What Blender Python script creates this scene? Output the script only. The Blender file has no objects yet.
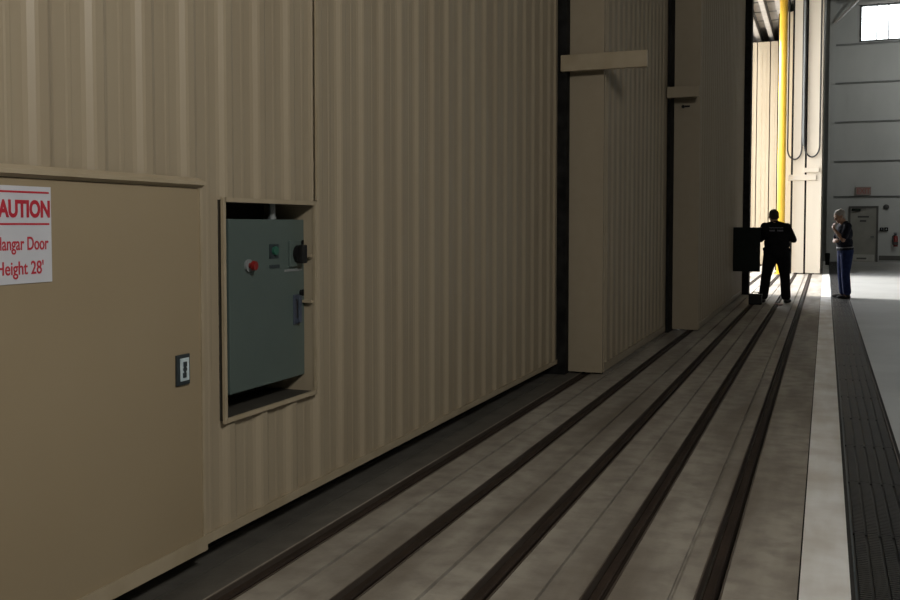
import bpy, bmesh, math, random
from mathutils import Vector, Matrix
random.seed(7)
SC = bpy.context.scene
COL = SC.collection
PI = math.pi

# ------------------------------------------------------------------ materials
MATS = {}
def mat(name, col, rough=0.6, metal=0.0, col2=None, nscale=3.0, stretch=(1, 1, 1), lo=0.35, hi=0.65,
        col3=None, n3scale=20.0, f3=0.35, bump=0.0, bscale=60.0, rough2=None, spec=None, emit=None):
    m = bpy.data.materials.new(name); m.use_nodes = True
    nt = m.node_tree; b = nt.nodes['Principled BSDF']
    b.inputs['Base Color'].default_value = (*col, 1)
    b.inputs['Roughness'].default_value = rough
    b.inputs['Metallic'].default_value = metal
    if spec is not None: b.inputs['Specular IOR Level'].default_value = spec
    if emit:
        b.inputs['Emission Color'].default_value = (*emit[0], 1); b.inputs['Emission Strength'].default_value = emit[1]
    if col2 or col3 or bump:
        g = nt.nodes.new('ShaderNodeNewGeometry')
        mp = nt.nodes.new('ShaderNodeMapping'); mp.inputs['Scale'].default_value = stretch
        nt.links.new(g.outputs['Position'], mp.inputs['Vector'])
        out = None
        if col2:
            n = nt.nodes.new('ShaderNodeTexNoise'); n.inputs['Scale'].default_value = nscale; n.inputs['Detail'].default_value = 6
            nt.links.new(mp.outputs['Vector'], n.inputs['Vector'])
            r = nt.nodes.new('ShaderNodeMapRange'); r.inputs['From Min'].default_value = lo; r.inputs['From Max'].default_value = hi
            nt.links.new(n.outputs['Fac'], r.inputs['Value'])
            mx = nt.nodes.new('ShaderNodeMix'); mx.data_type = 'RGBA'
            mx.inputs['A'].default_value = (*col, 1); mx.inputs['B'].default_value = (*col2, 1)
            nt.links.new(r.outputs['Result'], mx.inputs['Factor'])
            out = mx.outputs['Result']
            if rough2 is not None:
                rr = nt.nodes.new('ShaderNodeMapRange'); rr.inputs['To Min'].default_value = rough; rr.inputs['To Max'].default_value = rough2
                nt.links.new(r.outputs['Result'], rr.inputs['Value']); nt.links.new(rr.outputs['Result'], b.inputs['Roughness'])
        if col3:
            n = nt.nodes.new('ShaderNodeTexNoise'); n.inputs['Scale'].default_value = n3scale; n.inputs['Detail'].default_value = 4
            nt.links.new(g.outputs['Position'], n.inputs['Vector'])
            r = nt.nodes.new('ShaderNodeMapRange'); r.inputs['From Min'].default_value = 0.4; r.inputs['From Max'].default_value = 0.75
            r.inputs['To Max'].default_value = f3
            nt.links.new(n.outputs['Fac'], r.inputs['Value'])
            mx = nt.nodes.new('ShaderNodeMix'); mx.data_type = 'RGBA'
            if out: nt.links.new(out, mx.inputs['A'])
            else: mx.inputs['A'].default_value = (*col, 1)
            mx.inputs['B'].default_value = (*col3, 1)
            nt.links.new(r.outputs['Result'], mx.inputs['Factor']); out = mx.outputs['Result']
        if out: nt.links.new(out, b.inputs['Base Color'])
        if bump:
            n = nt.nodes.new('ShaderNodeTexNoise'); n.inputs['Scale'].default_value = bscale; n.inputs['Detail'].default_value = 5
            nt.links.new(g.outputs['Position'], n.inputs['Vector'])
            bp = nt.nodes.new('ShaderNodeBump'); bp.inputs['Strength'].default_value = bump; bp.inputs['Distance'].default_value = 0.01
            nt.links.new(n.outputs['Fac'], bp.inputs['Height']); nt.links.new(bp.outputs['Normal'], b.inputs['Normal'])
    MATS[name] = m
    return m

TAN = mat('tan_paint', (.372, .316, .228), .45, col2=(.338, .281, .20), nscale=1.2, stretch=(1, 2, .25), col3=(.36, .30, .21), n3scale=9, f3=.25)
TAN_2 = mat('tan_paint_2', (.375, .318, .232), .55, col2=(.338, .284, .206), nscale=1.2, stretch=(1, 2, .25), col3=(.30, .25, .17), n3scale=9, f3=.25)  # tan for the second and third leaves, tuned on its own
PANEL = mat('tan_panel_paint', (.328, .266, .174), .5, col2=(.305, .244, .157), nscale=1.5, col3=(.36, .29, .18), n3scale=6, f3=.2)
TRIMM = mat('tan_trim_paint', (.42, .355, .255), .45, col2=(.36, .30, .205), nscale=5)
RECESS = mat('recess_dark', (.05, .046, .038), .7, col2=(.035, .032, .026), nscale=4)  # dark colour carries the shade inside the cabinet recess
TAN_LIT = mat('tan_paint_daylit', (.66, .585, .475), .5, col2=(.60, .53, .425), nscale=1.0, stretch=(1, 1, .2))  # lit copy of the tan paint, daylight brightened into the colour
RUBBER = mat('black_rubber', (.006, .006, .006), .8, spec=.15, col2=(.02, .02, .02), nscale=8)
CABG = mat('grey_enamel', (.095, .130, .122), .4, col2=(.082, .114, .107), nscale=2)
CABD = mat('dark_green_enamel', (.010, .015, .013), .55, spec=.1, col2=(.007, .011, .009), nscale=3)
BLACKP = mat('black_plastic', (.008, .008, .009), .5, spec=.2, col2=(.018, .018, .018), nscale=20)
REDP = mat('red_plastic', (.24, .012, .010), .35, col2=(.19, .010, .008), nscale=20)
GREENP = mat('green_lens', (.03, .13, .09), .3, col2=(.02, .10, .07), nscale=20)
GREYL = mat('grey_plate', (.24, .26, .27), .4, col2=(.21, .23, .24), nscale=20)
BLUEH = mat('blue_grey_handle', (.10, .12, .17), .4, metal=.4, col2=(.08, .10, .14), nscale=20)
STEEL = mat('bright_steel', (.62, .74, .80), .4, col2=(.45, .56, .62), nscale=30)
STEELD = mat('dark_steel', (.06, .08, .09), .45, metal=.5, col2=(.045, .06, .07), nscale=30)
SIGNW = mat('sign_white', (.60, .62, .68), .45, col2=(.55, .57, .63), nscale=6)
SIGNR = mat('sign_red', (.50, .03, .05), .5, col2=(.45, .025, .045), nscale=6)
CONC = mat('slab_concrete', (.40, .375, .33), .65, col2=(.20, .175, .145), nscale=1.3, stretch=(2.2, .35, 1), lo=.40, hi=.66,
           col3=(.17, .15, .13), n3scale=7, f3=.7, bump=.25, bscale=45)
CONCD = mat('dark_concrete', (.13, .125, .112), .6, col2=(.08, .075, .066), nscale=1.3, stretch=(2.2, .35, 1), lo=.38, hi=.7, col3=(.05, .046, .04), n3scale=6, f3=.6, bump=.25, bscale=45)  # darker concrete for the strip at the foot of the doors
STRIP = mat('worn_grey_paint', (.90, .92, .94), .45, col2=(.74, .74, .72), nscale=1.6, stretch=(3, .5, 1), lo=.42, hi=.65,
            col3=(.36, .28, .21), n3scale=2.6, f3=.45, bump=.1)
EPOXY = mat('grey_epoxy', (.42, .425, .415), .30, col2=(.37, .375, .37), nscale=.8, rough2=.36, col3=(.32, .325, .32), n3scale=5, f3=.3, spec=.5)
RAILM = mat('rusty_rail', (.026, .018, .014), .75, metal=.0, spec=.2, col2=(.045, .031, .024), nscale=14, stretch=(1, .15, 1), col3=(.02, .015, .012), n3scale=30, f3=.6)
EDGEM = mat('worn_edge_angle', (.12, .10, .085), .5, metal=.3, col2=(.09, .07, .055), nscale=8, stretch=(1, .3, 1))
GRATE = mat('black_iron_grate', (.012, .012, .013), .5, metal=.0, col2=(.022, .022, .023), nscale=9, stretch=(1, .5, 1))
PIT = mat('trench_concrete', (.03, .03, .03), .9, col2=(.02, .02, .02), nscale=5)
WALLG = mat('white_wall_sheet', (.40, .415, .405), .6, col2=(.36, .375, .365), nscale=1.0, stretch=(1, 1, .4))
GIRT = mat('grey_girt', (.22, .23, .228), .6, col2=(.19, .20, .198), nscale=3)
DARKW = mat('dark_window_frame', (.04, .042, .042), .5, col2=(.05, .05, .05), nscale=5)
ROOFM = mat('roof_sheet', (.30, .30, .29), .7, col2=(.26, .26, .25), nscale=1.5)
SOFF = mat('soffit_grey', (.42, .40, .385), .6, col2=(.33, .31, .30), nscale=2.2, stretch=(2, .6, 1))
TRACK = mat('galvanised_track', (.50, .48, .47), .5, metal=.2, col2=(.40, .38, .37), nscale=4)
YELLOW = mat('yellow_paint', (.80, .50, .05), .4, col2=(.74, .45, .045), nscale=3)
CABLE = mat('black_cable', (.025, .023, .022), .6, col2=(.04, .037, .034), nscale=20)
APRON = mat('apron_concrete', (.50, .49, .47), .8, col2=(.42, .41, .39), nscale=.4)
DOORG = mat('grey_door_paint', (.23, .23, .205), .5, col2=(.20, .20, .178), nscale=3)
FRAMED = mat('door_frame_paint', (.07, .072, .065), .5, col2=(.06, .06, .055), nscale=3)
KICK = mat('kick_plate', (.36, .36, .33), .4, col2=(.31, .31, .285), nscale=6)
NOTD = mat('notice_dark', (.03, .03, .03), .5, col2=(.04, .04, .04), nscale=20)
EXITB = mat('exit_sign_case', (.24, .185, .165), .5, col2=(.20, .155, .14), nscale=8)
EXITR = mat('exit_sign_red', (.26, .10, .085), .5, col2=(.22, .085, .07), nscale=8)
EXTR = mat('extinguisher_red', (.20, .015, .012), .35, col2=(.16, .012, .01), nscale=8)
NAVYS = mat('navy_cloth', (.010, .011, .018), .85, col2=(.016, .018, .028), nscale=25, bump=.2, bscale=120, spec=.12)
JEANS = mat('blue_denim', (.022, .035, .105), .85, col2=(.014, .022, .07), nscale=18, bump=.2, bscale=150, spec=.12)
BLKC = mat('black_cloth', (.008, .008, .009), .9, col2=(.013, .013, .014), nscale=25, bump=.2, bscale=120, spec=.12)
SKIN = mat('skin', (.42, .25, .17), .55, col2=(.37, .21, .14), nscale=12)
HAIRD = mat('dark_hair', (.014, .011, .009), .7, col2=(.022, .018, .014), nscale=60)
HAIRG = mat('grey_hair', (.42, .39, .35), .7, col2=(.30, .28, .25), nscale=50)
SHOE = mat('black_leather', (.010, .009, .009), .5, col2=(.016, .014, .013), nscale=30)
BELTW = mat('pale_belt', (.22, .22, .24), .5, col2=(.16, .16, .18), nscale=30)
PRINT = mat('faded_print', (.17, .17, .20), .8, col2=(.11, .11, .14), nscale=40)
EYEW = mat('eye_white', (.6, .58, .55), .3, col2=(.55, .53, .5), nscale=30)
CLOTHR = mat('pale_rag', (.62, .50, .47), .9, col2=(.40, .28, .25), nscale=18)
LAMPM = mat('lamp_lens', (.9, .9, .85), .5, emit=((1, .93, .80), 6.0))
LAMPH = mat('lamp_housing', (.25, .25, .25), .5, col2=(.22, .22, .22), nscale=5)
def glass():
    m = bpy.data.materials.new('window_glass'); m.use_nodes = True; nt = m.node_tree
    nt.nodes.remove(nt.nodes['Principled BSDF']); o = nt.nodes['Material Output']
    t = nt.nodes.new('ShaderNodeBsdfTransparent'); t.inputs[0].default_value = (.92, .95, .95, 1)
    g = nt.nodes.new('ShaderNodeBsdfGlossy'); g.inputs['Roughness'].default_value = .05
    mx = nt.nodes.new('ShaderNodeMixShader'); mx.inputs[0].default_value = .08
    nt.links.new(t.outputs[0], mx.inputs[1]); nt.links.new(g.outputs[0], mx.inputs[2]); nt.links.new(mx.outputs[0], o.inputs[0])
    return m
GLASS = glass()

# ------------------------------------------------------------------ mesh helpers
class MB:
    def __init__(s): s.bm = bmesh.new()
    def box(s, x0, x1, y0, y1, z0, z1, bev=0.0):
        r = bmesh.ops.create_cube(s.bm, size=1)
        v = r['verts']
        bmesh.ops.scale(s.bm, vec=(x1 - x0, y1 - y0, z1 - z0), verts=v)
        bmesh.ops.translate(s.bm, vec=((x0 + x1) / 2, (y0 + y1) / 2, (z0 + z1) / 2), verts=v)
        if bev:
            es = list({e for q in v for e in q.link_edges})
            bmesh.ops.bevel(s.bm, geom=es, offset=bev, segments=2, profile=.5, affect='EDGES')
        return s
    def prism(s, pts, a0, a1, axis='z'):
        def P(p, a):
            return {'z': (p[0], p[1], a), 'y': (p[0], a, p[1]), 'x': (a, p[0], p[1])}[axis]
        lo = [s.bm.verts.new(P(p, a0)) for p in pts]; hi = [s.bm.verts.new(P(p, a1)) for p in pts]
        n = len(pts)
        for i in range(n):
            j = (i + 1) % n
            s.bm.faces.new((lo[i], lo[j], hi[j], hi[i]))
        s.bm.faces.new(lo); s.bm.faces.new(hi)
        return s
    def cyl(s, p0, p1, r0, r1=None, seg=16, cap=True):
        r1 = r0 if r1 is None else r1
        p0, p1 = Vector(p0), Vector(p1); d = (p1 - p0).normalized()
        a = d.orthogonal().normalized(); b = d.cross(a)
        rings = []
        for p, r in ((p0, r0), (p1, r1)):
            rings.append([s.bm.verts.new(p + a * (r * math.cos(t)) + b * (r * math.sin(t))) for t in [2 * PI * k / seg for k in range(seg)]])
        for i in range(seg):
            j = (i + 1) % seg
            s.bm.faces.new((rings[0][i], rings[0][j], rings[1][j], rings[1][i]))
        if cap: s.bm.faces.new(rings[0]); s.bm.faces.new(rings[1])
        return s
    def tube(s, pts, r, seg=8):
        pts = [Vector(p) for p in pts]; rings = []; prev = None
        for i, p in enumerate(pts):
            d = (pts[min(i + 1, len(pts) - 1)] - pts[max(i - 1, 0)]).normalized()
            a = (prev - d * prev.dot(d)).normalized() if prev is not None else d.orthogonal().normalized()
            prev = a; b = d.cross(a)
            rings.append([s.bm.verts.new(p + a * (r * math.cos(2 * PI * k / seg)) + b * (r * math.sin(2 * PI * k / seg))) for k in range(seg)])
        for q in range(len(rings) - 1):
            for i in range(seg):
                j = (i + 1) % seg
                s.bm.faces.new((rings[q][i], rings[q][j], rings[q + 1][j], rings[q + 1][i]))
        s.bm.faces.new(rings[0]); s.bm.faces.new(rings[-1])
        return s
    def ell(s, c, r, rot=None, seg=20):
        q = bmesh.ops.create_uvsphere(s.bm, u_segments=seg, v_segments=seg // 2 + 2, radius=1)['verts']
        M = Matrix.Translation(Vector(c)) @ (rot.to_4x4() if rot else Matrix.Identity(4)) @ Matrix.Diagonal((*r, 1))
        bmesh.ops.transform(s.bm, matrix=M, verts=q)
        return s
    def cap(s, p0, r0, p1, r1, seg=14):            # tapered capsule
        p0, p1 = Vector(p0), Vector(p1)
        s.cyl(p0, p1, r0, r1, seg); s.ell(p0, (r0,) * 3, seg=seg); s.ell(p1, (r1,) * 3, seg=seg)
        return s
    def build(s, name, m, parent=None, smooth=False):
        bmesh.ops.recalc_face_normals(s.bm, faces=s.bm.faces)
        me = bpy.data.meshes.new(name); s.bm.to_mesh(me); s.bm.free()
        if smooth:
            for p in me.polygons: p.use_smooth = True
        me.materials.append(m)
        o = bpy.data.objects.new(name, me); COL.objects.link(o)
        if parent: o.parent = parent; o.matrix_parent_inverse = Matrix.Translation(-parent.location) if parent.rotation_euler.z == 0 else Matrix.Identity(4)
        return o

def tag(o, label=None, cat=None, group=None, kind=None):
    if label: o['label'] = label
    if cat: o['category'] = cat
    if group: o['group'] = group
    if kind: o['kind'] = kind
    return o
def empty(name, loc, label, cat, group=None, kind=None, rz=0):
    o = bpy.data.objects.new(name, None); COL.objects.link(o); o.location = loc; o.rotation_euler.z = rz
    o.empty_display_size = .1
    return tag(o, label, cat, group, kind)
def remeshed(mb, name, m, parent, voxel, smooth=4):
    """union of the overlapping solids as one continuous skin"""
    o = mb.build(name, m)
    r = o.modifiers.new('r', 'REMESH'); r.mode = 'VOXEL'; r.voxel_size = voxel; r.use_smooth_shade = True
    sm = o.modifiers.new('s', 'SMOOTH'); sm.factor = .5; sm.iterations = smooth
    dg = bpy.context.evaluated_depsgraph_get()
    me = bpy.data.meshes.new_from_object(o.evaluated_get(dg)); me.name = name
    o.modifiers.clear(); o.data = me
    if not me.materials: me.materials.append(m)
    for p in me.polygons: p.use_smooth = True
    o.parent = parent
    return o
def text_mesh(txt, size, name, m, parent, M, bold=0.0, depth=.0015, squeeze=1.0, width=None):
    cu = bpy.data.curves.new(name, 'FONT'); cu.body = txt; cu.size = size; cu.extrude = depth; cu.offset = bold
    cu.align_x = 'CENTER'; cu.align_y = 'BOTTOM_BASELINE'
    o = bpy.data.objects.new(name, cu); COL.objects.link(o)
    dg = bpy.context.evaluated_depsgraph_get(); dg.update()
    me = bpy.data.meshes.new_from_object(o.evaluated_get(dg))
    bpy.data.objects.remove(o)
    if width:
        xs = [v.co.x for v in me.vertices]; squeeze = width / (max(xs) - min(xs))
    me.transform(M @ Matrix.Diagonal((squeeze, 1, 1, 1)))
    me.materials.clear(); me.materials.append(m)
    o = bpy.data.objects.new(name, me); COL.objects.link(o)
    o.parent = parent; o.matrix_parent_inverse = Matrix.Translation(-parent.location)
    return o

# ------------------------------------------------------------------ camera
cam = bpy.data.cameras.new('camera'); co = bpy.data.objects.new('camera', cam); COL.objects.link(co)
cam.sensor_width = 36; cam.sensor_fit = 'HORIZONTAL'; cam.lens = 950 / 900 * 36
cam.clip_end = 300; cam.clip_start = .05
co.location = (0, 0, 1.5)
co.rotation_euler = (math.radians(90 - 2.5), 0, math.radians(21.5745))
cam.shift_y = -(300 - 266.478) / 900
SC.camera = co

# ------------------------------------------------------------------ floor
FY0, FY1 = -16.0, 42.3
RAILS = {'W': -2.69, 'A': -2.235, 'B': -1.775, 'C': -1.285, 'D': -.845, 'E': -.42}
GROOVES = [-2.475, -2.02, -1.50, -1.055, -.56]
RW, RD = .052, .055                         # half width and depth of a rail channel
def slab(xa, xb, ya, yb):
    pts = [(xa, -.3), (xa, 0)]
    for x, w, d in sorted([(x, RW, RD) for x in RAILS.values()] + [(x, .009, .018) for x in GROOVES]):
        if xa < x < xb: pts += [(x - w, 0), (x - w, -d), (x + w, -d), (x + w, 0)]
    pts += [(xb, 0), (xb, -.3)]
    return MB().prism(pts, ya, yb, 'y')
tag(slab(-3.6, -2.30, FY0, 60).build('floor_edge_slab', CONCD), 'dark concrete strip under the nearest door leaf', None, None, 'structure')
tag(slab(-2.30, -.085, FY0, 60).build('floor_track_slab', CONC), 'stained concrete track slab along the sliding doors', None, None, 'structure')
tag(MB().box(-.078, .118, FY0, FY1, -.3, .002).build('floor_painted_strip', STRIP), 'pale painted strip between track slab and black drain', None, None, 'structure')
tag(MB().prism([(-.085, -.3), (-.085, -.02), (-.078, -.02), (-.078, -.3)], FY0, FY1, 'y').build('floor_joint', PIT), None, None, None, 'structure')
tag(MB().prism([(.118, -.3), (.118, 0), (.135, 0), (.135, -.12), (.455, -.12), (.455, 0), (.475, 0), (.475, -.3)], FY0, FY1, 'y').build('floor_trench', PIT), None, None, None, 'structure')
tag(MB().box(.475, 30, FY0, FY1, -.3, 0).build('floor', EPOXY), 'smooth grey sealed hangar floor', None, None, 'structure')
tag(MB().box(-60, -3.6, -30, 90, -.3, -.01).build('floor_apron', APRON), 'sunlit concrete apron outside the doors', None, None, 'structure')

RL = {'W': 'rusty door rail under the nearest door leaf', 'A': 'rusty door rail running up to the second door leaf',
      'B': 'rusty door rail running up to the third door leaf', 'C': 'rusty door rail third from the pale painted strip',
      'D': 'rusty door rail second from the pale painted strip', 'E': 'rusty door rail nearest the pale painted strip'}
for k, x in RAILS.items():
    r = empty('rail', (x, 2, -.055), RL[k], 'rail', 'door rails in the floor')
    MB().prism([(x - .030, -.055), (x - .030, -.045), (x - .009, -.040), (x - .009, -.020), (x - .021, -.014), (x - .021, -.006), (x - .014, -.001), (x + .014, -.001),
                (x + .021, -.006), (x + .021, -.014), (x + .009, -.020), (x + .009, -.040), (x + .030, -.045), (x + .030, -.055)], 2, 41.5, 'y').build('rail_bar', RAILM, r)
    for s in (-1, 1):
        a, b = sorted((x + s * .051, x + s * .044)); MB().box(a, b, 2, 41.5, -.054, .003).build('edge_angle', EDGEM, r)

# trench drain
dr = empty('trench_drain', (.295, 2, -.12), 'long black slotted trench drain beside the pale strip', 'drain')
for s, x in (('l', .139), ('r', .451)):
    MB().box(x - .004, x + .004, 2, 42.2, -.12, .003).build('frame_angle', STEELD if s == 'l' else EDGEM, dr)
def grate_mesh():
    m = MB()
    xs = [.146, .205, .266, .325, .385, .444]
    for i, x in enumerate(xs): m.box(x - .008, x + .008, 0, .992, -.03, -.014)
    for i, x in enumerate(xs[:-1]):
        x1 = xs[i + 1]
        for k in range(40):
            y = .004 + k * .0248
            m.box(x + .007, x1 - .007, y, y + .0165, -.02, 0)
    m.box(.146, .444, 0, .008, -.03, -.004); m.box(.146, .444, .984, .992, -.03, -.004)
    return m
g0 = grate_mesh().build('grate', GRATE, dr)
g0.matrix_parent_inverse = Matrix.Identity(4); g0.location = (-.295, 0, .12)
for i in range(1, 40):
    g = g0.copy(); COL.objects.link(g); g.parent = dr; g.matrix_parent_inverse = Matrix.Identity(4); g.location = (-.295, i * 1.0, .12)

# ------------------------------------------------------------------ corrugated door leaves
PITCH = .272; RIBH = .023
def profile(y0, y1, xf, off, P=PITCH):
    """front edge points (x, y) of the ribbed sheet between y0 and y1; xf = x of the rib tops"""
    kn = []
    k = math.floor((y0 - off) / P) - 1
    while off + k * P < y1 + P:
        c = off + k * P
        kn += [(c - .29 * P, 0), (c - .22 * P, .22), (c - .14 * P, .82), (c - .09 * P, 1), (c + .05 * P, 1), (c + .09 * P, .85), (c + .16 * P, .22), (c + .22 * P, 0),
               (c + .43 * P, 0), (c + .46 * P, .08), (c + .52 * P, .08), (c + .55 * P, 0)]
        k += 1
    def at(y):
        for (a, u), (b, v) in zip(kn, kn[1:]):
            if a <= y <= b: return u + (v - u) * ((y - a) / (b - a) if b > a else 0)
        return 0
    ys = [(y0, at(y0))] + [q for q in kn if y0 < q[0] < y1] + [(y1, at(y1))]
    return [(xf - RIBH + RIBH * h, y) for y, h in ys]
def sheet(mb, y0, y1, z0, z1, xf, off, P=PITCH):
    p = profile(y0, y1, xf, off, P)
    mb.prism(p + [(xf - RIBH - .012, y1), (xf - RIBH - .012, y0)], z0, z1)
ZT = 8.35
def leaf(n, label, xf, xb, y0, y1, zb, paint, off=0.0, hole=None, endw=.05, seal0=True):
    d = empty('door_%d' % n, (xf, y0, 0), label, 'door', 'sliding hangar door leaves', 'structure')
    m = MB()
    if hole:
        ha, hb, hz0, hz1 = hole
        ha, hb, hz0, hz1 = ha - .003, hb + .003, hz0 - .003, hz1 + .003
        sheet(m, y0, ha, zb, ZT, xf, off); sheet(m, hb, 4.395, zb, ZT, xf, off); sheet(m, 4.395, y1 - endw, zb, ZT, xf, 6.06 - 20 * .2665, .2665)
        sheet(m, ha, hb, zb, hz0, xf, off); sheet(m, ha, hb, hz1, ZT, xf, off)
    else: sheet(m, y0 + endw, y1 - endw, zb, ZT, xf, off)
    m.build('ribbed_sheet', paint, d)
    MB().box(xb, xb + .05, y0 + .01, y1 - .01, zb + .02, ZT).build('outer_skin', TAN, d)
    return d
# leaf 1: nearest, long, with the recessed control cabinet
HY0, HY1, HZ0, HZ1 = 3.566, 4.366, .626, 1.607
d1 = leaf(1, 'nearest ribbed tan door leaf with a recessed grey control cabinet', -2.5, -2.88, -8.0, 9.22, .125, TAN, off=3.36 - 12 * PITCH, hole=(HY0, HY1, HZ0, HZ1))
m = MB()
m.box(-2.498, -2.484, HY0 - .016, HY0 + .004, HZ0 - .016, HZ1 + .016); m.box(-2.498, -2.484, HY1 - .004, HY1 + .016, HZ0 - .016, HZ1 + .016)
m.box(-2.498, -2.484, HY0, HY1, HZ1 - .004, HZ1 + .016); m.box(-2.498, -2.484, HY0, HY1, HZ0 - .016, HZ0 + .004)
m.build('opening_frame', TRIMM, d1)
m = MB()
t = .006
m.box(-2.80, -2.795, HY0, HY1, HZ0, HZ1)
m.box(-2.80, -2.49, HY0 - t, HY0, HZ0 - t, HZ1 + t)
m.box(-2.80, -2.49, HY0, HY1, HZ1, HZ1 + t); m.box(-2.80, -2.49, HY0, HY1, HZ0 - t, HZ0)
m.build('recess_lining', RECESS, d1)  # recess shade painted into the lining; the lit jamb keeps plain tan
MB().box(-2.80, -2.49, HY1, HY1 + t, HZ0 - t, HZ1 + t).build('recess_jamb', TAN, d1)
MB().prism([(-2.545, .108), (-2.545, .130), (-2.494, .150), (-2.488, .150), (-2.488, .108)], 3.386, 9.22, 'y').build('bottom_lip', TRIMM, d1)
MB().box(-2.88, -2.5, 9.16, 9.22, .11, ZT).build('end_channel', TAN, d1)
MB().box(-2.74, -2.64, -8, 9.28, .004, .13).build('bottom_seal', RUBBER, d1)
MB().box(-2.494, -2.484, 4.386, 4.402, 1.63, ZT).build('seam_strip', TRIMM, d1)
m = MB(); m.box(-2.86, -2.407, 9.222, 9.352, .004, ZT); m.box(-2.86, -2.408, 9.30, 9.55, .004, ZT); m.build('edge_seal', RUBBER, d1)
# leaf 2 and 3
d2 = leaf(2, 'second ribbed tan door leaf, with the wide stop bar above eye level', -2.065, -2.41, 9.35, 14.0, .03, TAN_2, off=.1)
MB().box(-2.41, -2.061, 9.35, 9.41, .02, ZT).build('end_channel', TAN_2, d2)
MB().box(-2.069, -2.053, 9.402, 9.425, .02, ZT).build('corner_bead', TAN_2, d2)
MB().box(-2.41, -2.065, 13.94, 14.0, .02, ZT).build('end_channel', TAN_2, d2)
MB().box(-2.86, -2.075, 9.412, 9.46, .001, .05).build('sill_seal', RUBBER, d2)
MB().box(-2.101, -2.061, 9.42, 13.94, .02, .10).build('bottom_lip', TAN_2, d2)
MB().box(-2.27, -2.19, 9.42, 13.9, .002, .05).build('bottom_seal', RUBBER, d2)
m = MB(); m.box(-2.455, -1.605, 9.165, 9.215, 3.008, 3.168, .006); m.box(-2.38, -2.10, 9.21, 9.352, 3.04, 3.14); m.build('stop_bar', TRIMM, d2)
m = MB(); m.box(-2.40, -2.03, 14.002, 14.06, .004, ZT); m.box(-2.06, -2.018, 13.36, 14.06, .004, ZT); m.build('edge_seal', RUBBER, d2)
d3 = leaf(3, 'third ribbed tan door leaf with an open dark cabinet at its far end', -1.665, -2.015, 13.70, 21.3, .03, TAN_2, off=.05)
MB().box(-2.015, -1.661, 13.70, 13.76, .02, ZT).build('end_channel', TAN_2, d3)
MB().box(-1.669, -1.653, 13.752, 13.775, .02, ZT).build('corner_bead', TAN_2, d3)
MB().box(-2.015, -1.665, 21.24, 21.3, .02, ZT).build('end_channel', TAN, d3)
MB().box(-2.015, -1.53, 21.302, 21.70, .004, ZT).build('edge_seal', RUBBER, d3)
MB().box(-1.701, -1.661, 13.77, 21.24, .02, .10).build('bottom_lip', TAN_2, d3)
MB().box(-1.82, -1.74, 13.8, 21.2, .002, .05).build('bottom_seal', RUBBER, d3)
m = MB(); m.box(-2.058, -1.622, 13.29, 13.34, 3.24, 3.39, .006); m.box(-1.98, -1.70, 13.335, 13.702, 3.27, 3.36); m.build('stop_bar', TAN_2, d3)
m = MB(); m.cyl((-1.89, 13.66, 3.16), (-1.89, 13.70, 3.16), .022); m.box(-1.88, -1.80, 13.685, 13.70, 3.15, 3.175); m.build('latch_bolt', BLACKP, d3)

# far stack of parked leaves
FAR = [(4, 'W', 37.2, 8.25, 'parked cream door leaf, leftmost seen under the far overhead tracks'), (5, 'A', 37.2, 8.25, 'parked cream door leaf, second from left under the far overhead tracks'),
       (6, 'B', 37.2, 8.25, 'parked cream door leaf just left of the yellow pole'), (7, 'C', 33.2, 8.45, 'parked cream door leaf showing a thin strip right of the yellow pole'),
       (8, 'D', 31.0, 8.6, 'parked tan door leaf end coloured daylit cream behind the standing man, left of the last one'), (9, 'E', 31.0, 8.6, 'parked tan door leaf end coloured daylit cream, farthest right, beside the grey far wall')]
for n, k, y, zt, lab in FAR:
    x = RAILS[k]; xc = {'D': -.80, 'E': -.362}.get(k, x)
    hw = .17 if k == 'D' else (.212 if k == 'E' else .212)
    d = empty('door_%d' % n, (xc, y, 0), lab, 'door', 'sliding hangar door leaves', 'structure')
    MB().box(xc - hw, xc + hw, y, y + .07, .03, zt).build('end_channel', TAN_LIT if k in 'DE' else TAN, d)
    m = MB(); m.box(xc - hw, xc - hw + .04, y + .07, 41.9, .03, zt); p = profile(y + .07, 41.9, xc + hw, .02)
    m.prism(p + [(xc + hw - RIBH - .012, 41.9), (xc + hw - RIBH - .012, y + .07)], .03, zt)
    m.build('ribbed_sheet', TAN, d)
    MB().box(xc - .04, xc + .04, y + .1, 41.8, .002, .05).build('bottom_seal', RUBBER, d)
    if k in 'CDE':
        MB().box(xc - hw - .06, xc - hw, y + .10, y + .16, .004, zt).build('edge_seal', RUBBER, d)
    if k in 'WAB':
        for u in (-.07, .08):
            MB().box(xc + u - .012, xc + u + .012, y - .012, y, .05, zt - .25).build('edge_bead', TRIMM, d)
        MB().box(xc - hw, xc + hw, y - .02, y, zt - .2, zt).build('head_cap', TAN, d)
d8 = bpy.data.objects['door_8']; d9 = bpy.data.objects['door_9']
MB().box(-1.10, -.30, 30.93, 30.995, 2.86, 3.03, .006).build('stop_bar', TAN_LIT, d8)
MB().box(-.66, -.22, 30.93, 30.995, 3.10, 3.24, .006).build('stop_bar', TAN_LIT, d9)

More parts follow.
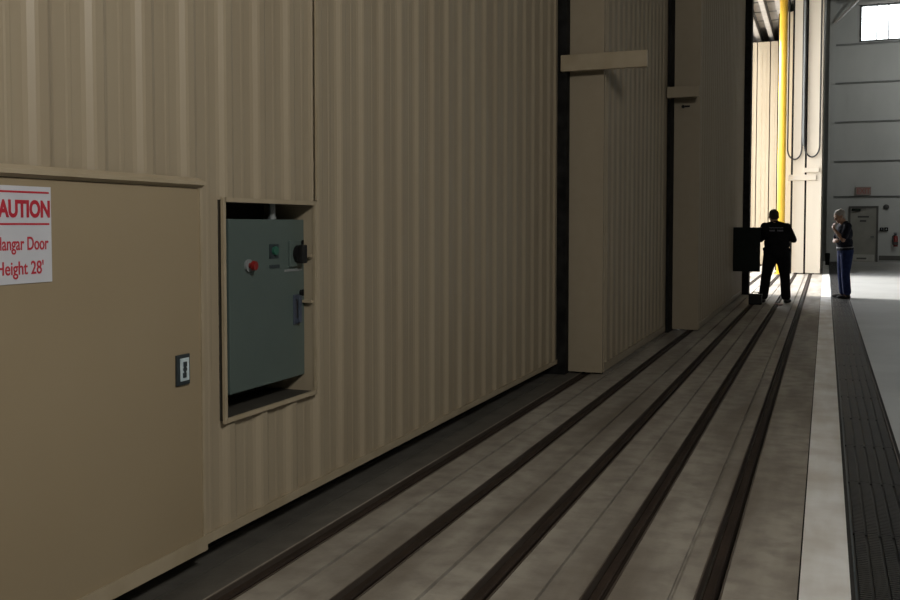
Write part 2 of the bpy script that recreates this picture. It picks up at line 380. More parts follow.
# header, soffit, overhead tracks
tag(MB().box(-3.4, -.13, FY0, 42.6, 8.85, 13.2).build('wall_left', TAN), 'wall above the door leaves', None, None, 'structure')
tag(MB().box(-3.4, -.13, 29.0, 42.3, 8.80, 8.848).build('ceiling_soffit', SOFF), 'grey soffit over the parked door leaves', None, None, 'structure')
for k, x in (('W', -2.46), ('A', -2.0), ('B', -1.52)):
    t = empty('overhead_track', (x, 30, 8.3), {'W': 'overhead door track nearest the outside edge of the soffit', 'A': 'wide overhead door track in the middle of the soffit gap', 'B': 'overhead door track closest to the yellow pole'}[k], 'track', 'overhead door tracks')
    MB().box(x - .075, x + .075, 29.2, 42.0, 8.44, 8.798).build('track_channel', TRACK, t)
    MB().box(x + .076, x + .10, 29.2, 42.0, 8.50, 8.70).build('guide_flange', CABLE, t)
MB_y = [31.5, 33.0, 34.5, 36.0]
for y in MB_y:
    tag(MB().box(-3.3, -1.4, y, y + .05, 8.775, 8.80).build('trim_%d' % (10 + MB_y.index(y)), GIRT), 'cross joint in the soffit', None, None, 'structure')
# dark end behind the far tracks, above parked leaves
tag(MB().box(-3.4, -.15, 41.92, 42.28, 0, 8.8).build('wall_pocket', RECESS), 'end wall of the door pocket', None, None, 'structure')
tag(MB().box(-3.4, -3.3, 38.5, 42.28, 0, 8.8).build('wall_pocket_side', TAN), None, None, None, 'structure')

# yellow pole
yp = empty('yellow_pole', (-1.285, 30.75, 0), 'tall yellow round pole in front of the parked door leaves', 'pole')
MB().cyl((-1.285, 30.75, .02), (-1.285, 30.75, 8.79), .118, seg=32).build('shaft', YELLOW, yp, True)
MB().box(-1.46, -1.11, 30.57, 30.93, .002, .022, .003).build('base_plate', YELLOW, yp)
for sx in (-1, 1):
    for sy in (-1, 1): MB().cyl((-1.285 + sx * .14, 30.75 + sy * .145, .02), (-1.285 + sx * .14, 30.75 + sy * .145, .05), .014, seg=6).build('anchor_bolt', STEELD, yp)

# hanging cables
def ucable(xa, xb, zb, label, y):
    r = (xb - xa) / 2; pts = [(xa, y, 8.801), (xa, y, 6), (xa, y, zb + r * 1.6)]
    for k in range(1, 16):
        a = PI - PI * k / 16
        pts.append(((xa + xb) / 2 + r * math.cos(a), y, zb + r * 1.6 - 1.6 * r * math.sin(a)))
    pts += [(xb, y, zb + r * 1.6), (xb, y, 6), (xb, y, 8.801)]
    tag(MB().tube(pts, .024).build('hanging_cable', CABLE, None, True), label, 'cable', 'hanging power cables')
ucable(-1.13, -.72, 3.50, 'black cable loop hanging beside the yellow pole', 30.90)
ucable(-.64, -.215, 3.56, 'black cable loop hanging next to the grey far wall', 30.90)
MB().tube([(-.68, 30.83, 8.801), (-.68, 30.83, 6), (-.68, 30.83, 4.3), (-.67, 30.84, 3.9)], .03).build('cable_bundle', GIRT, bpy.data.objects['hanging_cable'], True)

# ------------------------------------------------------------------ smooth panel with sign on leaf 1
pan = empty('access_panel', (-2.47, 2.4, .11), 'smooth tan sheet panel with a caution sign on the nearest door leaf', 'panel')
MB().box(-2.496, -2.474, 1.2, 3.372, .13, 1.655, .002).build('panel_sheet', PANEL, pan)
MB().prism([(-2.496, 1.657), (-2.496, 1.70), (-2.488, 1.70), (-2.448, 1.682), (-2.448, 1.668), (-2.455, 1.668), (-2.455, 1.674), (-2.470, 1.657)], 1.2, 3.378, 'y').build('drip_flashing', TRIMM, pan)
MB().box(-2.478, -2.466, 3.360, 3.376, .13, 1.655).build('edge_trim', TRIMM, pan)
MB().prism([(-2.50, .098), (-2.50, .150), (-2.466, .162), (-2.462, .162), (-2.462, .098)], 1.2, 3.381, 'y').build('bottom_lip', TRIMM, pan)
lt = MB().box(-2.4735, -2.462, 3.1884, 3.2732, .838, .965, .003).build('flush_latch', STEELD, pan)
lt['label'] = 'small metal flush latch'
m = MB(); m.box(-2.4625, -2.4575, 3.205, 3.262, .855, .950, .002); m.build('latch_face', STEEL, lt)
m = MB(); m.box(-2.458, -2.452, 3.222, 3.240, .915, .935); m.box(-2.458, -2.452, 3.218, 3.236, .870, .890); m.cyl((-2.458, 3.230, .904), (-2.452, 3.230, .904), .010); m.box(-2.458, -2.453, 3.226, 3.234, .87, .93); m.build('latch_key', STEELD, lt)
for ob in lt.children: ob.matrix_parent_inverse = Matrix.Identity(4)
lt.matrix_parent_inverse = Matrix.Translation(-pan.location)

sg = empty('caution_sign', (-2.47, 2.43, 1.31), 'white caution sign with red lettering on the smooth tan panel', 'sign')
MB().box(-2.4735, -2.4705, 2.255, 2.5295, 1.306, 1.629).build('sign_plate', SIGNW, sg)
MB().box(-2.4707, -2.4695, 2.268, 2.520, 1.606, 1.6125).build('red_line', SIGNR, sg)
MB().box(-2.4707, -2.4695, 2.268, 2.520, 1.500, 1.5065).build('red_line', SIGNR, sg)
def onwall(y, z, x=-2.4705):      # text local x -> +Y, y -> Z, normal -> +X
    return Matrix(((0, 0, 1, x), (1, 0, 0, y), (0, 1, 0, z), (0, 0, 0, 1)))
text_mesh('CAUTION', .076, 'lettering', SIGNR, sg, onwall(2.396, 1.528), bold=.0030, width=.256)
text_mesh('Hangar Door', .062, 'lettering', SIGNR, sg, onwall(2.4005, 1.418), bold=.0007, width=.225)
text_mesh("Height 28'", .062, 'lettering', SIGNR, sg, onwall(2.392, 1.337), bold=.0007, width=.197)

# ------------------------------------------------------------------ grey control cabinet
cb = empty('control_cabinet', (-2.68, 4.02, .70), 'grey steel control cabinet recessed in the nearest door leaf', 'cabinet')
CY0, CY1, CZ0, CZ1 = 3.690, 4.3655, .712, 1.528
MB().box(-2.79, -2.585, CY0 + .01, CY1 - .005, CZ0 + .01, CZ1 - .01).build('enclosure', CABG, cb)
dd = MB().box(-2.583, -2.552, CY0, CY1, CZ0, CZ1, .005).build('cabinet_door', CABG, cb)
FX = -2.552
m = MB(); m.cyl((FX, 3.8400, 1.307), (FX + .012, 3.8400, 1.307), .030, seg=20); m.build('button_ring', GREYL, cb, False)
m = MB(); m.cyl((FX + .012, 3.8420, 1.307), (FX + .030, 3.8420, 1.307), .014, seg=16); m.cyl((FX + .030, 3.8420, 1.307), (FX + .045, 3.8420, 1.307), .024, .021, seg=20); m.build('emergency_stop', REDP, cb)
m = MB(); m.box(FX, FX + .004, 4.0290, 4.1090, 1.335, 1.405); m.build('indicator_plate', STEELD, cb)
m = MB(); m.cyl((FX + .004, 4.0690, 1.372), (FX + .018, 4.0690, 1.372), .022, seg=18); m.build('green_indicator', GREENP, cb)
m = MB(); m.box(FX, FX + .003, 4.0290, 4.1190, 1.286, 1.302); m.build('nameplate', STEELD, cb)
m = MB(); m.box(FX, FX + .003, 4.1640, 4.3390, 1.262, 1.274); m.build('name_strip', GREYL, cb)
m = MB(); m.box(FX, FX + .012, 4.2090, 4.3290, 1.285, 1.42, .003); m.build('switch_plate', CABG, cb)
m = MB(); m.cyl((FX + .01, 4.2790, 1.35), (FX + .03, 4.2790, 1.35), .046, seg=24); m.box(FX + .028, FX + .058, 4.2560, 4.3020, 1.302, 1.398, .006); m.build('rotary_switch', BLACKP, cb)
for z in (1.405, 1.147):
    m = MB(); m.cyl((FX, 4.3270, z), (FX + .012, 4.3270, z), .014, seg=14); m.box(FX + .012, FX + .018, 4.3220, 4.3320, z - .016, z + .016); m.build('quarter_turn_latch', BLACKP, cb)
m = MB(); m.box(FX, FX + .006, 4.2490, 4.3120, .985, 1.14, .002); m.box(FX + .006, FX + .02, 4.2640, 4.2940, 1.115, 1.135); m.box(FX + .006, FX + .02, 4.2640, 4.2940, .995, 1.015); m.box(FX + .018, FX + .032, 4.2660, 4.2920, .995, 1.135, .005); m.build('door_handle', BLUEH, cb)
for z in (1.338, 1.100):
    MB().box(-2.56, -2.497, 4.3390, 4.3580, z - .007, z + .007).build('mounting_lug', TRIMM, cb)
m = MB(); m.cyl((-2.572, 4.09, 1.5285), (-2.572, 4.09, 1.606), .016); m.cyl((-2.572, 4.09, 1.5285), (-2.572, 4.09, 1.542), .021, seg=6); m.build('conduit_pipe', GREYL, cb)

# dark cabinet with its door swung open on leaf 3
oc = empty('door_cabinet', (-1.665, 19.3, .6), 'dark control cabinet on the third door leaf, its door swung open', 'cabinet')
MB().box(-1.665, -1.615, 19.30, 20.0, .60, 1.45, .004).build('enclosure', CABD, oc)
MB().box(-1.62, -1.613, 19.33, 19.97, .64, 1.41).build('mounting_plate', CABG, oc)
dd = MB().box(-1.685, -1.170, 19.20, 19.225, .60, 1.455, .004).build('cabinet_door', CABD, oc)
for z in (.74, 1.32):
    m = MB(); m.cyl((-1.65, 19.235, z - .05), (-1.65, 19.235, z + .05), .014, seg=10); m.box(-1.675, -1.635, 19.225, 19.245, z - .05, z + .05); m.build('hinge', STEELD, oc)
m = MB(); m.box(-1.25, -1.225, 19.17, 19.20, .98, 1.08, .004); m.build('door_handle', BLACKP, oc)

# ------------------------------------------------------------------ far wall
WY = 42.3
WX0, WX1 = .0, 30.0
wx0, wx1, wz0, wz1 = 1.17, 3.45, 8.95, 10.36
m = MB()
m.box(-.5, wx0, WY, WY + .2, -.3, 13.2); m.box(wx1, WX1, WY, WY + .2, -.3, 13.2); m.box(wx0, wx1, WY, WY + .2, -.3, wz0); m.box(wx0, wx1, WY, WY + .2, wz1, 13.2)
tag(m.build('wall_far', WALLG), 'grey sheeted far wall', None, None, 'structure')
wn = empty('window_1', (wx0, WY, wz0), 'high bright window in the grey far wall', 'window', None, 'structure')
m = MB(); f = .05
m.box(wx0 - .03, wx0 + f, WY - .03, WY + .1, wz0 - .03, wz1 + .03); m.box(wx1 - f, wx1 + .03, WY - .03, WY + .1, wz0 - .03, wz1 + .03)
m.box(wx0, wx1, WY - .03, WY + .1, wz0 - .03, wz0 + .02); m.box(wx0, wx1, WY - .03, WY + .1, wz1 - .03, wz1 + .03)
m.build('window_frame', DARKW, wn)
MB().box(2.19, 2.24, WY + .02, WY + .07, wz0, wz1).build('mullion', SIGNW, wn)
MB().box(wx0, wx1, WY + .04, WY + .05, wz0, wz1).build('pane', GLASS, wn)
MB().box(wx0 - .1, wx1 + .1, WY - .10, WY, wz1 + .035, wz1 + .12).build('head_flashing', TRACK, wn)
for i, z in enumerate((2.66, 4.10, 5.70, 7.28, 8.84)):
    tag(MB().box(.02, 30, WY - .045, WY, z - .03, z + .03).prism([(WY - .08, z + .012), (WY - .08, z + .03), (WY - .045, z + .03), (WY - .045, z + .012)], .02, 30, 'x').build('trim_%d' % (i + 1), GIRT), 'horizontal girt across the far wall', None, None, 'structure')
# vertical sheet laps (thin) as part of the setting
m = MB()
x = .75
while x < 8: m.box(x - .02, x + .02, WY - .012, WY, .2, 12.8); x += 1.02
tag(m.build('trim_6', WALLG), None, None, None, 'structure')
tag(MB().box(.02, .26, WY - .26, WY - .02, 0, 12.8).build('trim_7', WALLG), 'steel column at the corner of the far wall', None, None, 'structure')
tag(MB().box(1.98, 30, WY - .04, WY, .0, .045).build('baseboard_far_lower', WALLG), None, None, None, 'structure')
tag(MB().box(2.02, 30, WY - .05, WY, .07, .26).build('baseboard_far', FRAMED), 'dark base strip along the far wall', None, None, 'structure')

# personnel door
pd = empty('door_10', (1.42, WY, 0), 'grey personnel door in the far wall', 'door', None, 'structure')
MB().box(.93, 1.89, WY - .045, WY - .005, .012, 2.20).build('door_panel', DOORG, pd)
m = MB(); m.box(.86, .93, WY - .07, WY, 0, 2.27); m.box(1.89, 1.97, WY - .07, WY, 0, 2.27); m.box(.93, 1.89, WY - .07, WY, 2.20, 2.27); m.build('door_frame', FRAMED, pd)
MB().box(1.0, 1.85, WY - .05, WY - .045, .02, .30).build('kick_plate', KICK, pd)
m = MB(); m.box(.97, 1.30, WY - .12, WY - .046, 2.08, 2.17, .006); m.box(1.25, 1.5, WY - .10, WY - .085, 2.15, 2.165); m.build('door_closer', CABD, pd)
m = MB(); m.cyl((1.80, WY - .046, 1.02), (1.80, WY - .10, 1.02), .02); m.box(1.68, 1.815, WY - .115, WY - .095, 1.005, 1.035, .004); m.build('door_handle', STEELD, pd)
m = MB(); m.box(1.18, 1.55, WY - .055, WY - .046, .10, .17, .002); m.build('door_plate', FRAMED, pd)
for z0, a, b, lab in ((1.80, 1.20, 1.62, 'wider dark notice strip, upper one on the grey personnel door'), (1.63, 1.28, 1.52, 'short dark notice strip, lower one on the grey personnel door')):
    tag(MB().box(a, b, WY - .05, WY - .046, z0, z0 + .07).build('door_notice', NOTD), lab, 'notice', 'notices on the far door')
ex = empty('exit_sign', (1.38, WY, 2.72), 'reddish exit sign above the grey personnel door', 'sign')
MB().box(1.10, 1.68, WY - .13, WY - .046, 2.72, 3.05, .01).build('sign_case', EXITB, ex)
text_mesh('EXIT', .30, 'lettering', EXITR, ex, Matrix(((1, 0, 0, 1.39), (0, 0, -1, WY - .131), (0, 1, 0, 2.78), (0, 0, 0, 1))), bold=.006, width=.5)
bl = empty('alarm_bell', (2.25, WY, 2.23), 'small round dark alarm bell on the wall right of the far door', 'alarm')
MB().cyl((2.25, WY - .05, 2.23), (2.25, WY, 2.23), .05).build('back_box', NOTD, bl)
MB().ell((2.25, WY - .05, 2.23), (.11, .05, .11)).build('gong', NOTD, bl, True)
for x, lab in ((2.10, 'small black wall box nearest the far door'), (2.27, 'small black wall box, right one of the pair by the far door')):
    b = empty('switch_box', (x, WY, 1.30), lab, 'switch', 'switch boxes by the far door')
    MB().box(x - .07, x + .07, WY - .07, WY - .001, 1.25, 1.40, .006).build('box_body', BLACKP, b)
    MB().box(x - .015, x + .015, WY - .085, WY - .07, 1.30, 1.36, .003).build('toggle', GREYL, b)
fe = empty('fire_extinguisher', (2.62, WY - .12, .62), 'red fire extinguisher hanging on the wall right of the far door', 'extinguisher')
m = MB(); m.cyl((2.62, WY - .12, .66), (2.62, WY - .12, 1.02), .085, seg=20); m.ell((2.62, WY - .12, 1.02), (.085, .085, .06)); m.cyl((2.62, WY - .12, .63), (2.62, WY - .12, .66), .078, .085, seg=20); m.build('cylinder', EXTR, fe, True)
m = MB(); m.cyl((2.62, WY - .12, 1.06), (2.62, WY - .12, 1.12), .025); m.box(2.55, 2.66, WY - .135, WY - .105, 1.12, 1.15, .004); m.box(2.53, 2.64, WY - .135, WY - .105, 1.17, 1.19, .004); m.build('valve', STEELD, fe)
m = MB(); m.tube([(2.60, WY - .12, 1.10), (2.50, WY - .14, 1.05), (2.50, WY - .15, .85), (2.52, WY - .15, .70)], .014); m.build('hose', BLACKP, fe, True)
m = MB(); m.box(2.56, 2.68, WY - .035, WY - .001, .75, 1.20); m.build('bracket', GREYL, fe)
MB().box(2.535, 2.705, WY - .208, WY - .20, .70, .82).build('label_plate', NOTD, fe)
bn = empty('waste_bin', (.07, 38.3, 0), 'small slim black bin behind the man in blue jeans', 'bin')
m = MB(); m.cyl((.07, 38.3, .0), (.07, 38.3, .40), .075, .095, seg=20); m.build('bin_body', BLACKP, bn, True)
m = MB(); m.cyl((.07, 38.3, .40), (.07, 38.3, .425), .10, .10, seg=20); m.ell((.07, 38.3, .425), (.09, .09, .04)); m.build('bin_lid', BLACKP, bn, True)

# roof truss in front of the far wall
tr = empty('roof_truss', (0, 41.2, 10.5), 'grey steel roof truss high before the far wall', 'truss')
MB().box(-.1, 29.8, 41.14, 41.26, 10.62, 10.76).build('bottom_chord', GIRT, tr)
MB().box(-.1, 29.8, 41.14, 41.26, 12.6, 12.74).build('top_chord', GIRT, tr)
i = 0; x = 0.2
while x < 28:
    MB().cyl((x, 41.2, 10.7), (x + 1.0, 41.2, 12.65), .045, seg=8).build('web_member', GIRT, tr)
    MB().cyl((x + 1.0, 41.2, 12.65), (x + 2.0, 41.2, 10.7), .045, seg=8).build('web_member', GIRT, tr); x += 2.0
MB().cyl((.2, 41.6, 9.6), (1.35, 41.2, 10.7), .05, seg=8).build('knee_brace', TRACK, tr)

# ------------------------------------------------------------------ rest of the shell
tag(MB().box(-3.4, 30, FY0, 42.5, 13.2, 13.4).build('ceiling', ROOFM), 'sheeted hangar roof', None, None, 'structure')
tag(MB().box(30, 30.2, FY0, 42.5, 0, 13.2).build('wall_right', WALLG), None, None, None, 'structure')
tag(MB().box(-3.4, 30, FY0 - .2, FY0, 0, 13.2).build('wall_rear', WALLG), None, None, None, 'structure')
tag(MB().box(-3.4, -2.4, FY0, -8.0, 0, 8.85).build('wall_left_rear', TAN), None, None, None, 'structure')
tag(MB().box(-2.88, -2.42, -8.0, 21.4, 8.36, 8.849).build('trim_8', RUBBER), None, None, None, 'structure')
tag(MB().box(-2.42, -1.55, 9.3, 21.4, 8.36, 8.849).build('trim_9', RUBBER), None, None, None, 'structure')

# added fill lamps with no visible source, out of frame above
LP = [(6, -6, .15), (12, -8, .22), (15, 5, .45)]
LPF = [(5, 34, .62), (12, 34, .62)]
for i, (x, y, p) in enumerate(LP + LPF):
    l = bpy.data.lights.new('fill_light', 'AREA'); l.shape = 'DISK'; l.size = .9; l.energy = 170 * p; l.color = (1, .93, .80) if i < len(LP) else (1, 1, .96)
    o = bpy.data.objects.new('fill_lamp', l); COL.objects.link(o); o.location = (x, y, 11.0)
    if i >= len(LP): l.spread = math.radians(95); o.rotation_euler = (math.radians(62), 0, 0)      # added fill aimed at the far wall

l = bpy.data.lights.new('near_fill', 'POINT'); l.shadow_soft_size = .45; l.energy = 530; l.color = (1, .95, .86)  # added fill above the camera, no such fixture in view
o = bpy.data.objects.new('near_fill_lamp', l); COL.objects.link(o); o.location = (1.75, .7, 4.3)

# ------------------------------------------------------------------ people
def frame_from(d, n):
    d = d.normalized(); n = (n - d * n.dot(d)).normalized(); s = d.cross(n)
    return d, n, s
def add_hand(mb, w, d, n, side, curl=.6, k=1.0):
    """palm, four fingers and a thumb; w wrist, d direction, n palm normal, side +1/-1 thumb side"""
    d, n, s = frame_from(Vector(d), Vector(n)); s = s * side; w = Vector(w)
    R = Matrix((d, s, n)).transposed()
    mb.ell(w + d * .048, (.052 * k, .042 * k, .017 * k), R, seg=14)
    for j, (o, L, r) in enumerate(((.031, .070, .0092), (.011, .080, .0095), (-.010, .074, .0092), (-.030, .058, .0082))):
        p = w + d * .088 * k + s * o * k; dirn = d; a = 0
        for f in (.46, .31, .25):
            a += curl * (.75 if f == .46 else .9)
            dirn = d * math.cos(a) + n * math.sin(a)
            q = p + dirn * (L * f * k); mb.cap(p, r * k, q, r * .93 * k, seg=8); p = q
    p = w + d * .022 * k + s * .030 * k
    q = p + (s * .75 + d * .65 + n * .25).normalized() * .040 * k; mb.cap(p, .0125 * k, q, .0105 * k, seg=8)
    q2 = q + (s * .25 + d * .9 + n * .4).normalized() * .034 * k; mb.cap(q, .0102 * k, q2, .0085 * k, seg=8)

def add_head(mb, c, R, hk=1.0):
    """c = centre of skull, R = 3x3 turning head-local (x right, y front, z up)"""
    c = Vector(c); R0 = R; L = lambda x, y, z: c + R0 @ (Vector((x, y, z)) * hk); R = R0 @ Matrix.Diagonal((hk, hk, hk))
    mb.ell(L(0, -.008, .025), (.076, .096, .092), R)
    mb.ell(L(0, .022, -.045), (.060, .068, .072), R)
    mb.ell(L(0, .055, -.094), (.030, .028, .022), R, seg=12)                       # chin
    mb.cap(L(0, .088, .012), .010, L(0, .108, -.028), .015, seg=10)                # nose
    mb.ell(L(-.012, .098, -.032), (.010, .010, .008), R, seg=8); mb.ell(L(.012, .098, -.032), (.010, .010, .008), R, seg=8)
    mb.cap(L(-.040, .078, .028), .011, L(.040, .078, .028), .011, seg=8)           # brow
    mb.cap(L(-.022, .083, -.062), .0075, L(.022, .083, -.062), .0075, seg=8)       # lips
    mb.cap(L(-.018, .081, -.073), .0085, L(.018, .081, -.073), .0085, seg=8)
    for s in (-1, 1):
        mb.ell(L(s * .040, .070, -.015), (.022, .018, .018), R, seg=10)            # cheek
        mb.ell(L(s * .077, -.012, -.012), (.010, .020, .034), R, seg=10)           # ear
    return L

def person(name, label, loc, rz, J, cloth, group=None):
    root = empty(name, loc, label, 'person', group, None, rz)
    V = {k: Vector(v) for k, v in J.items() if k not in ('head_rot',)}
    R = J['head_rot']
    b = MB()
    # torso, neck, head
    pel, wst, chs = V['pelvis'], V['waist'], V['chest']
    up = (chs - pel).normalized()
    side = (V['shR'] - V['shL']).normalized(); fw = up.cross(side).normalized() * 1.0
    TR = Matrix((side, -(side.cross(up)) * -1, up)).transposed() if False else Matrix((side, up.cross(side), up)).transposed()
    g = cloth.get('girth', 1.0)
    hk = cloth.get('headk', 1.0)
    b.ell(pel, (.165 * g, .115 * g, .12), TR); b.ell(wst, (.155 * g, .115 * g, .15), TR); b.ell(chs, (.170 * g, .118 * g, .19), TR)
    b.cap(V['shL'], .062, V['shR'], .062)
    nb = (V['shL'] + V['shR']) / 2 + up * .02
    b.cap(nb - up * .03, .066 * hk, V['head'] + R @ Vector((0, -.02, -.055)), .057 * hk)
    L = add_head(b, V['head'], R, hk)
    for s in 'LR':
        sh, el, wr = V['sh' + s], V['el' + s], V['wr' + s]
        b.cap(sh, .056, sh.lerp(el, .45), .047); b.cap(sh.lerp(el, .45), .047, el, .038)
        b.cap(el, .039, el.lerp(wr, .35), .039); b.cap(el.lerp(wr, .35), .039, wr, .026)
        b.cap(wr, .025, wr + V['hd' + s].normalized() * .02, .025)
        add_hand(b, wr, V['hd' + s], V['hn' + s], cloth['thumb' + s], cloth.get('curl' + s, .6))
        hp, kn, an = V['hp' + s], V['kn' + s], V['an' + s]
        b.cap(hp, .088, hp.lerp(kn, .5), .074); b.cap(hp.lerp(kn, .5), .074, kn, .052)
        b.cap(kn, .052, kn.lerp(an, .3), .056); b.cap(kn.lerp(an, .3), .056, an, .036)
        ft = V['ft' + s]; b.cap(an + Vector((0, 0, -.05)), .035, an + ft * .13 + Vector((0, 0, -.055)), .028)
    body = remeshed(b, 'body', SKIN, root, .0065, 3)
    # shirt
    k = MB(); e = .017
    k.ell(pel + up * .05, (.172 * g + e, .122 * g + e, .10), TR); k.ell(wst, (.160 * g + e, .120 * g + e, .16), TR); k.ell(chs, (.172 * g + e, .122 * g + e, .19 + e), TR)
    k.cap(V['shL'], .067 + e * .5, V['shR'], .067 + e * .5); k.cap(nb - up * .05, .085, nb + up * .018, .068)
    for s in 'LR': k.cap(V['sh' + s] - up * .01, .066 + e * .5, nb + up * .04, .060)
    for s in 'LR':
        sh, el, wr = V['sh' + s], V['el' + s], V['wr' + s]
        if cloth['long']:
            k.cap(sh, .058 + e, el, .043 + e); k.cap(el, .043 + e, el.lerp(wr, .9), .033 + e * .7)
        else:
            k.cap(sh, .060 + e, sh.lerp(el, .72), .050 + e)
    sh_o = remeshed(k, 'shirt', cloth['shirt'], root, .011, 4)
    # collar
    k = MB(); cc = nb + up * .062
    pts = [cc + TR @ Vector((.064 * math.cos(a), .060 * math.sin(a) + .008, .012 * -math.sin(a))) for a in [2 * PI * q / 24 for q in range(25)]]
    k.tube(pts, .013, 8); k.build('collar', cloth['shirt'], root, True).matrix_parent_inverse = Matrix.Identity(4)
    # trousers
    k = MB(); e = .016; lk = cloth.get('legk', 1.0)
    k.ell(pel - up * .005, (.168 * g + e, .120 * g + e, .125), TR)
    for s in 'LR':
        hp, kn, an = V['hp' + s], V['kn' + s], V['an' + s]
        k.cap(hp, (.092 + e) * lk, hp.lerp(kn, .5), (.078 + e) * lk); k.cap(hp.lerp(kn, .5), (.078 + e) * lk, kn, (.058 + e) * lk)
        k.cap(kn, (.058 + e) * lk, an + (kn - an).normalized() * .04, (.054 + e) * lk)
    remeshed(k, 'trousers', cloth['trousers'], root, .011, 4)
    # belt
    k = MB(); bc = pel + up * .075
    pts = [bc + TR @ Vector(((.169 * g + .008) * math.cos(a), (.119 * g + .008) * math.sin(a), 0)) for a in [2 * PI * q / 32 for q in range(33)]]
    k.tube(pts, .011, 8); k.build('belt', cloth['belt'], root, True).matrix_parent_inverse = Matrix.Identity(4)
    # shoes
    for s in 'LR':
        an, ft = V['an' + s], V['ft' + s].normalized()
        k = MB(); z = Vector((0, 0, 1)); sd = ft.cross(z); FR = Matrix((ft, z.cross(ft), z)).transposed()
        heel = Vector((an.x, an.y, 0)) - ft * .04
        k.ell(heel + ft * .02 + z * .048, (.052, .042, .046), FR); k.ell(heel + ft * .16 + z * .040, (.105, .050, .038), FR); k.cap(an, .055, heel + ft * .04 + z * .05, .046)
        k.ell(heel + ft * .10 + z * .018, (.145, .047, .016), FR)
        sh = remeshed(k, 'shoe', SHOE, root, .008, 3)
        zmin = min(v.co.z for v in sh.data.vertices)
        for v in sh.data.vertices:
            v.co.z = max(v.co.z - zmin * 0, .001)
    # hair
    k = MB(); c = V['head']; Lh = lambda x, y, zz: c + R @ (Vector((x, y, zz)) * hk); R9 = R; R = R9 @ Matrix.Diagonal((hk, hk, hk))
    k.ell(Lh(0, -.018, .036), (.083, .096, .092), R); k.ell(Lh(0, -.045, -.005), (.078, .066, .080), R)
    if cloth.get('full'):
        for q in range(26):
            a = random.uniform(0, 2 * PI); h = random.uniform(.0, 1.0)
            k.ell(Lh(.074 * math.cos(a) * (1 - h * .5), -.03 + .078 * math.sin(a) * (1 - h * .4), .03 + .085 * h), (.022, .022, .018), R, seg=8)
    hr = remeshed(k, 'hair', cloth['hair'], root, .008, 2)
    bm = bmesh.new(); bm.from_mesh(hr.data)          # cut the hairline away from the face
    pl = Lh(0, .062, .055); nn = (R @ Vector((0, .82, -.57))).normalized()
    bmesh.ops.bisect_plane(bm, geom=bm.verts[:] + bm.edges[:] + bm.faces[:], plane_co=pl, plane_no=nn, clear_outer=True)
    bm.to_mesh(hr.data); bm.free()
    # eyes
    for s in (-1, 1):
        k = MB(); k.ell(Lh(s * .031, .078, .010), (.013, .010, .010), R, seg=12); ey = k.build('eye', EYEW, root, True); ey.matrix_parent_inverse = Matrix.Identity(4)
        k = MB(); k.ell(Lh(s * .031, .087, .010), (.005, .003, .005), R, seg=8); k.build('pupil', BLACKP, ey, True).matrix_parent_inverse = Matrix.Identity(4)
    return root, TR, V

def rotm(yaw, pitch, roll=0):
    return (Matrix.Rotation(yaw, 3, 'Z') @ Matrix.Rotation(pitch, 3, 'X') @ Matrix.Rotation(roll, 3, 'Y'))

# man at the open cabinet, back to camera, legs apart
J = dict(pelvis=(.035, 0, .97), waist=(.035, .02, 1.14), chest=(.025, .05, 1.33),
         shL=(-.20, .05, 1.475), shR=(.215, .03, 1.465), head=(-.035, .12, 1.655), head_rot=rotm(.2, -.42),
         elL=(-.275, .20, 1.22), wrL=(-.235, .45, 1.24), hdL=(-.1, 1, .1), hnL=(.6, 0, -.8),
         elR=(.335, .10, 1.215), wrR=(.24, .31, 1.22), hdR=(-.75, .6, .1), hnR=(-.4, -.2, -.9),
         hpL=(-.075, 0, .93), hpR=(.145, 0, .93), knL=(-.155, .05, .52), anL=(-.205, 0, .10), knR=(.185, .06, .52), anR=(.215, 0, .10),
         ftL=(-.35, .94, 0), ftR=(.30, .95, 0))
p1, TR1, V1 = person('person', 'man in black with back turned, legs apart at the open dark cabinet', (-.905, 19.27, 0), 0, J,
                     dict(girth=1.42, headk=1.12, legk=1.28, long=True, shirt=BLKC, trousers=BLKC, belt=BLKC, hair=HAIRD, thumbL=-1, thumbR=1, curlL=.35, curlR=.5))
from mathutils.bvhtree import BVHTree
shirt = [c for c in p1.children if c.name.startswith('shirt')][0]
bv = BVHTree.FromPolygons([v.co.copy() for v in shirt.data.vertices], [p.vertices[:] for p in shirt.data.polygons])
def back_print(x0, x1, z0, z1):                 # unreadable faded line of print, draped onto the shirt back
    bm = bmesh.new(); n = 14; g = []
    for a in range(n + 1):
        x = x0 + (x1 - x0) * a / n; row = []
        for b in range(4):
            z = z0 + (z1 - z0) * b / 3 + (.003 * math.sin(a * 2.1) if b in (0, 3) else 0)
            h = bv.ray_cast(Vector((x, -1, z)), Vector((0, 1, 0)))
            row.append(bm.verts.new((x, (h[0].y if h[0] is not None else 0) - .004, z)))
        g.append(row)
    for a in range(n):
        for b in range(3): bm.faces.new((g[a][b], g[a + 1][b], g[a + 1][b + 1], g[a][b + 1]))
    me = bpy.data.meshes.new('back_print'); bm.to_mesh(me); bm.free(); me.materials.append(PRINT)
    o = bpy.data.objects.new('back_print', me); COL.objects.link(o); o.parent = p1
back_print(-.11, .15, 1.438, 1.454); back_print(-.10, .0, 1.378, 1.408); back_print(.04, .15, 1.378, 1.408)

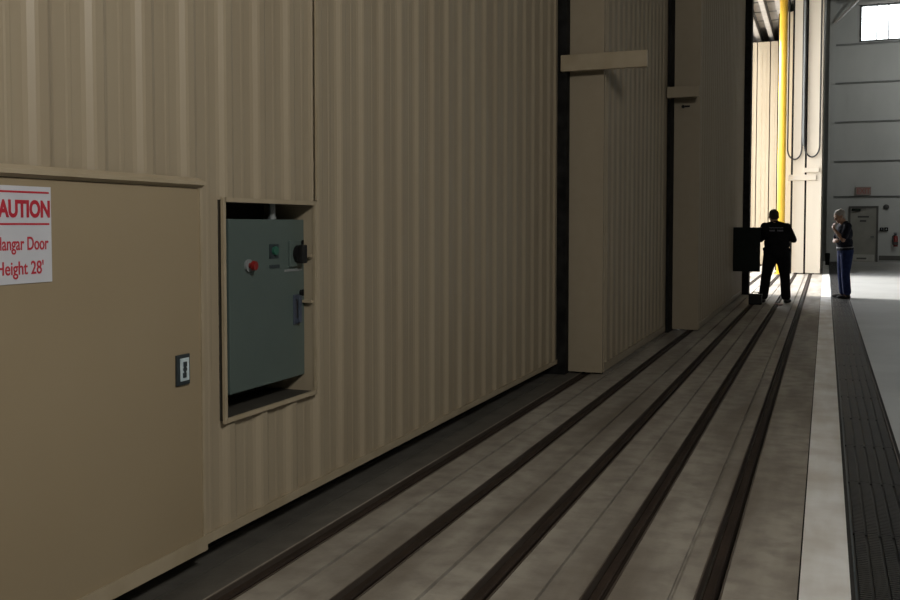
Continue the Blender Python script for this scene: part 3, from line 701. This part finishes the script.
# man facing left, hand at his mouth
J = dict(pelvis=(0, 0, .97), waist=(0, .02, 1.14), chest=(0, .03, 1.33),
         shL=(-.185, .02, 1.475), shR=(.185, .02, 1.475), head=(0, .13, 1.675), head_rot=rotm(.05, -.42),
         elL=(-.215, .12, 1.19), wrL=(-.06, .26, 1.43), hdL=(.25, -.15, .9), hnL=(.4, -.9, 0),
         elR=(.225, .14, 1.17), wrR=(-.03, .235, 1.165), hdR=(-.95, .0, .15), hnR=(0, -.9, -.3),
         hpL=(-.095, 0, .93), hpR=(.095, 0, .93), knL=(-.12, .03, .52), anL=(-.125, -.01, .10), knR=(.12, .02, .52), anR=(.13, -.02, .10),
         ftL=(-.18, .98, 0), ftR=(.22, .97, 0))
p2, TR2, V2 = person('person', 'grey-haired man in navy shirt and blue jeans, hand at his mouth', (.375, 21.0, 0), math.radians(108), J,
                     dict(girth=1.18, headk=1.08, legk=1.15, long=False, shirt=NAVYS, trousers=JEANS, belt=BELTW, hair=HAIRG, full=True, thumbL=1, thumbR=1, curlL=.75, curlR=.5))

# case and rag at the first man's feet
tc = empty('tool_case', (-1.20, 18.75, 0), "black tool case on the floor beside the man in black's left foot", 'case')
MB().box(-1.335, -1.10, 18.66, 18.86, .004, .17, .012).build('case_body', BLACKP, tc)
MB().box(-1.34, -1.095, 18.655, 18.865, .17, .20, .01).build('case_lid', BLACKP, tc)
MB().tube([(-1.28, 18.76, .195), (-1.27, 18.76, .235), (-1.165, 18.76, .235), (-1.155, 18.76, .195)], .01).build('case_handle', BLACKP, tc, True)
k = MB()
for q in range(9): k.ell((-.80 + random.uniform(-.05, .05), 18.75 + random.uniform(-.10, .10), .018), (random.uniform(.02, .045), random.uniform(.03, .06), .018), rotm(random.uniform(0, 3), 0), seg=10)
rg = remeshed(k, 'rag', CLOTHR, None, .006, 3); tag(rg, "crumpled pale rag on the floor by the man in black's right foot", 'rag')

# ------------------------------------------------------------------ light
w = bpy.data.worlds.new('sky'); SC.world = w; w.use_nodes = True; nt = w.node_tree; bg = nt.nodes['Background']
st = nt.nodes.new('ShaderNodeTexSky'); st.sky_type = 'HOSEK_WILKIE'; st.turbidity = 5; st.ground_albedo = .4
az = math.radians(0)
sd = Vector((-1, .22, .85)).normalized(); st.sun_direction = sd
mx = nt.nodes.new('ShaderNodeMix'); mx.data_type = 'RGBA'; mx.inputs['Factor'].default_value = .8
mx.inputs['B'].default_value = (1, 1, 1, 1)
nt.links.new(st.outputs[0], mx.inputs['A']); nt.links.new(mx.outputs['Result'], bg.inputs['Color']); bg.inputs['Strength'].default_value = 7.5
sl = bpy.data.lights.new('sun', 'SUN'); sl.energy = 7; sl.angle = math.radians(1.2); sl.color = (1, .96, .9)
so = bpy.data.objects.new('sun', sl); COL.objects.link(so); so.rotation_euler = (-sd).to_track_quat('-Z', 'Y').to_euler(); so.location = (-20, 25, 20)
def portal(loc, sx, sy, d):
    l = bpy.data.lights.new('portal', 'AREA'); l.shape = 'RECTANGLE'; l.size = sx; l.size_y = sy; l.cycles.is_portal = True
    o = bpy.data.objects.new('sky_portal', l); COL.objects.link(o); o.location = loc; o.rotation_euler = Vector(d).to_track_quat('-Z', 'Z').to_euler()
portal((-3.0, 29.9, 4.4), 17.5, 8.8, (1, 0, 0))
portal(((wx0 + wx1) / 2, WY + .3, (wz0 + wz1) / 2), 2.3, 1.5, (0, -1, 0))

SC.view_settings.view_transform = 'Standard'; SC.view_settings.look = 'None'; SC.view_settings.gamma = 1; SC.view_settings.use_curve_mapping = False
SC.view_settings.exposure = 0
SC.cycles.use_denoising = True
SC.cycles.max_bounces = 8; SC.cycles.diffuse_bounces = 5
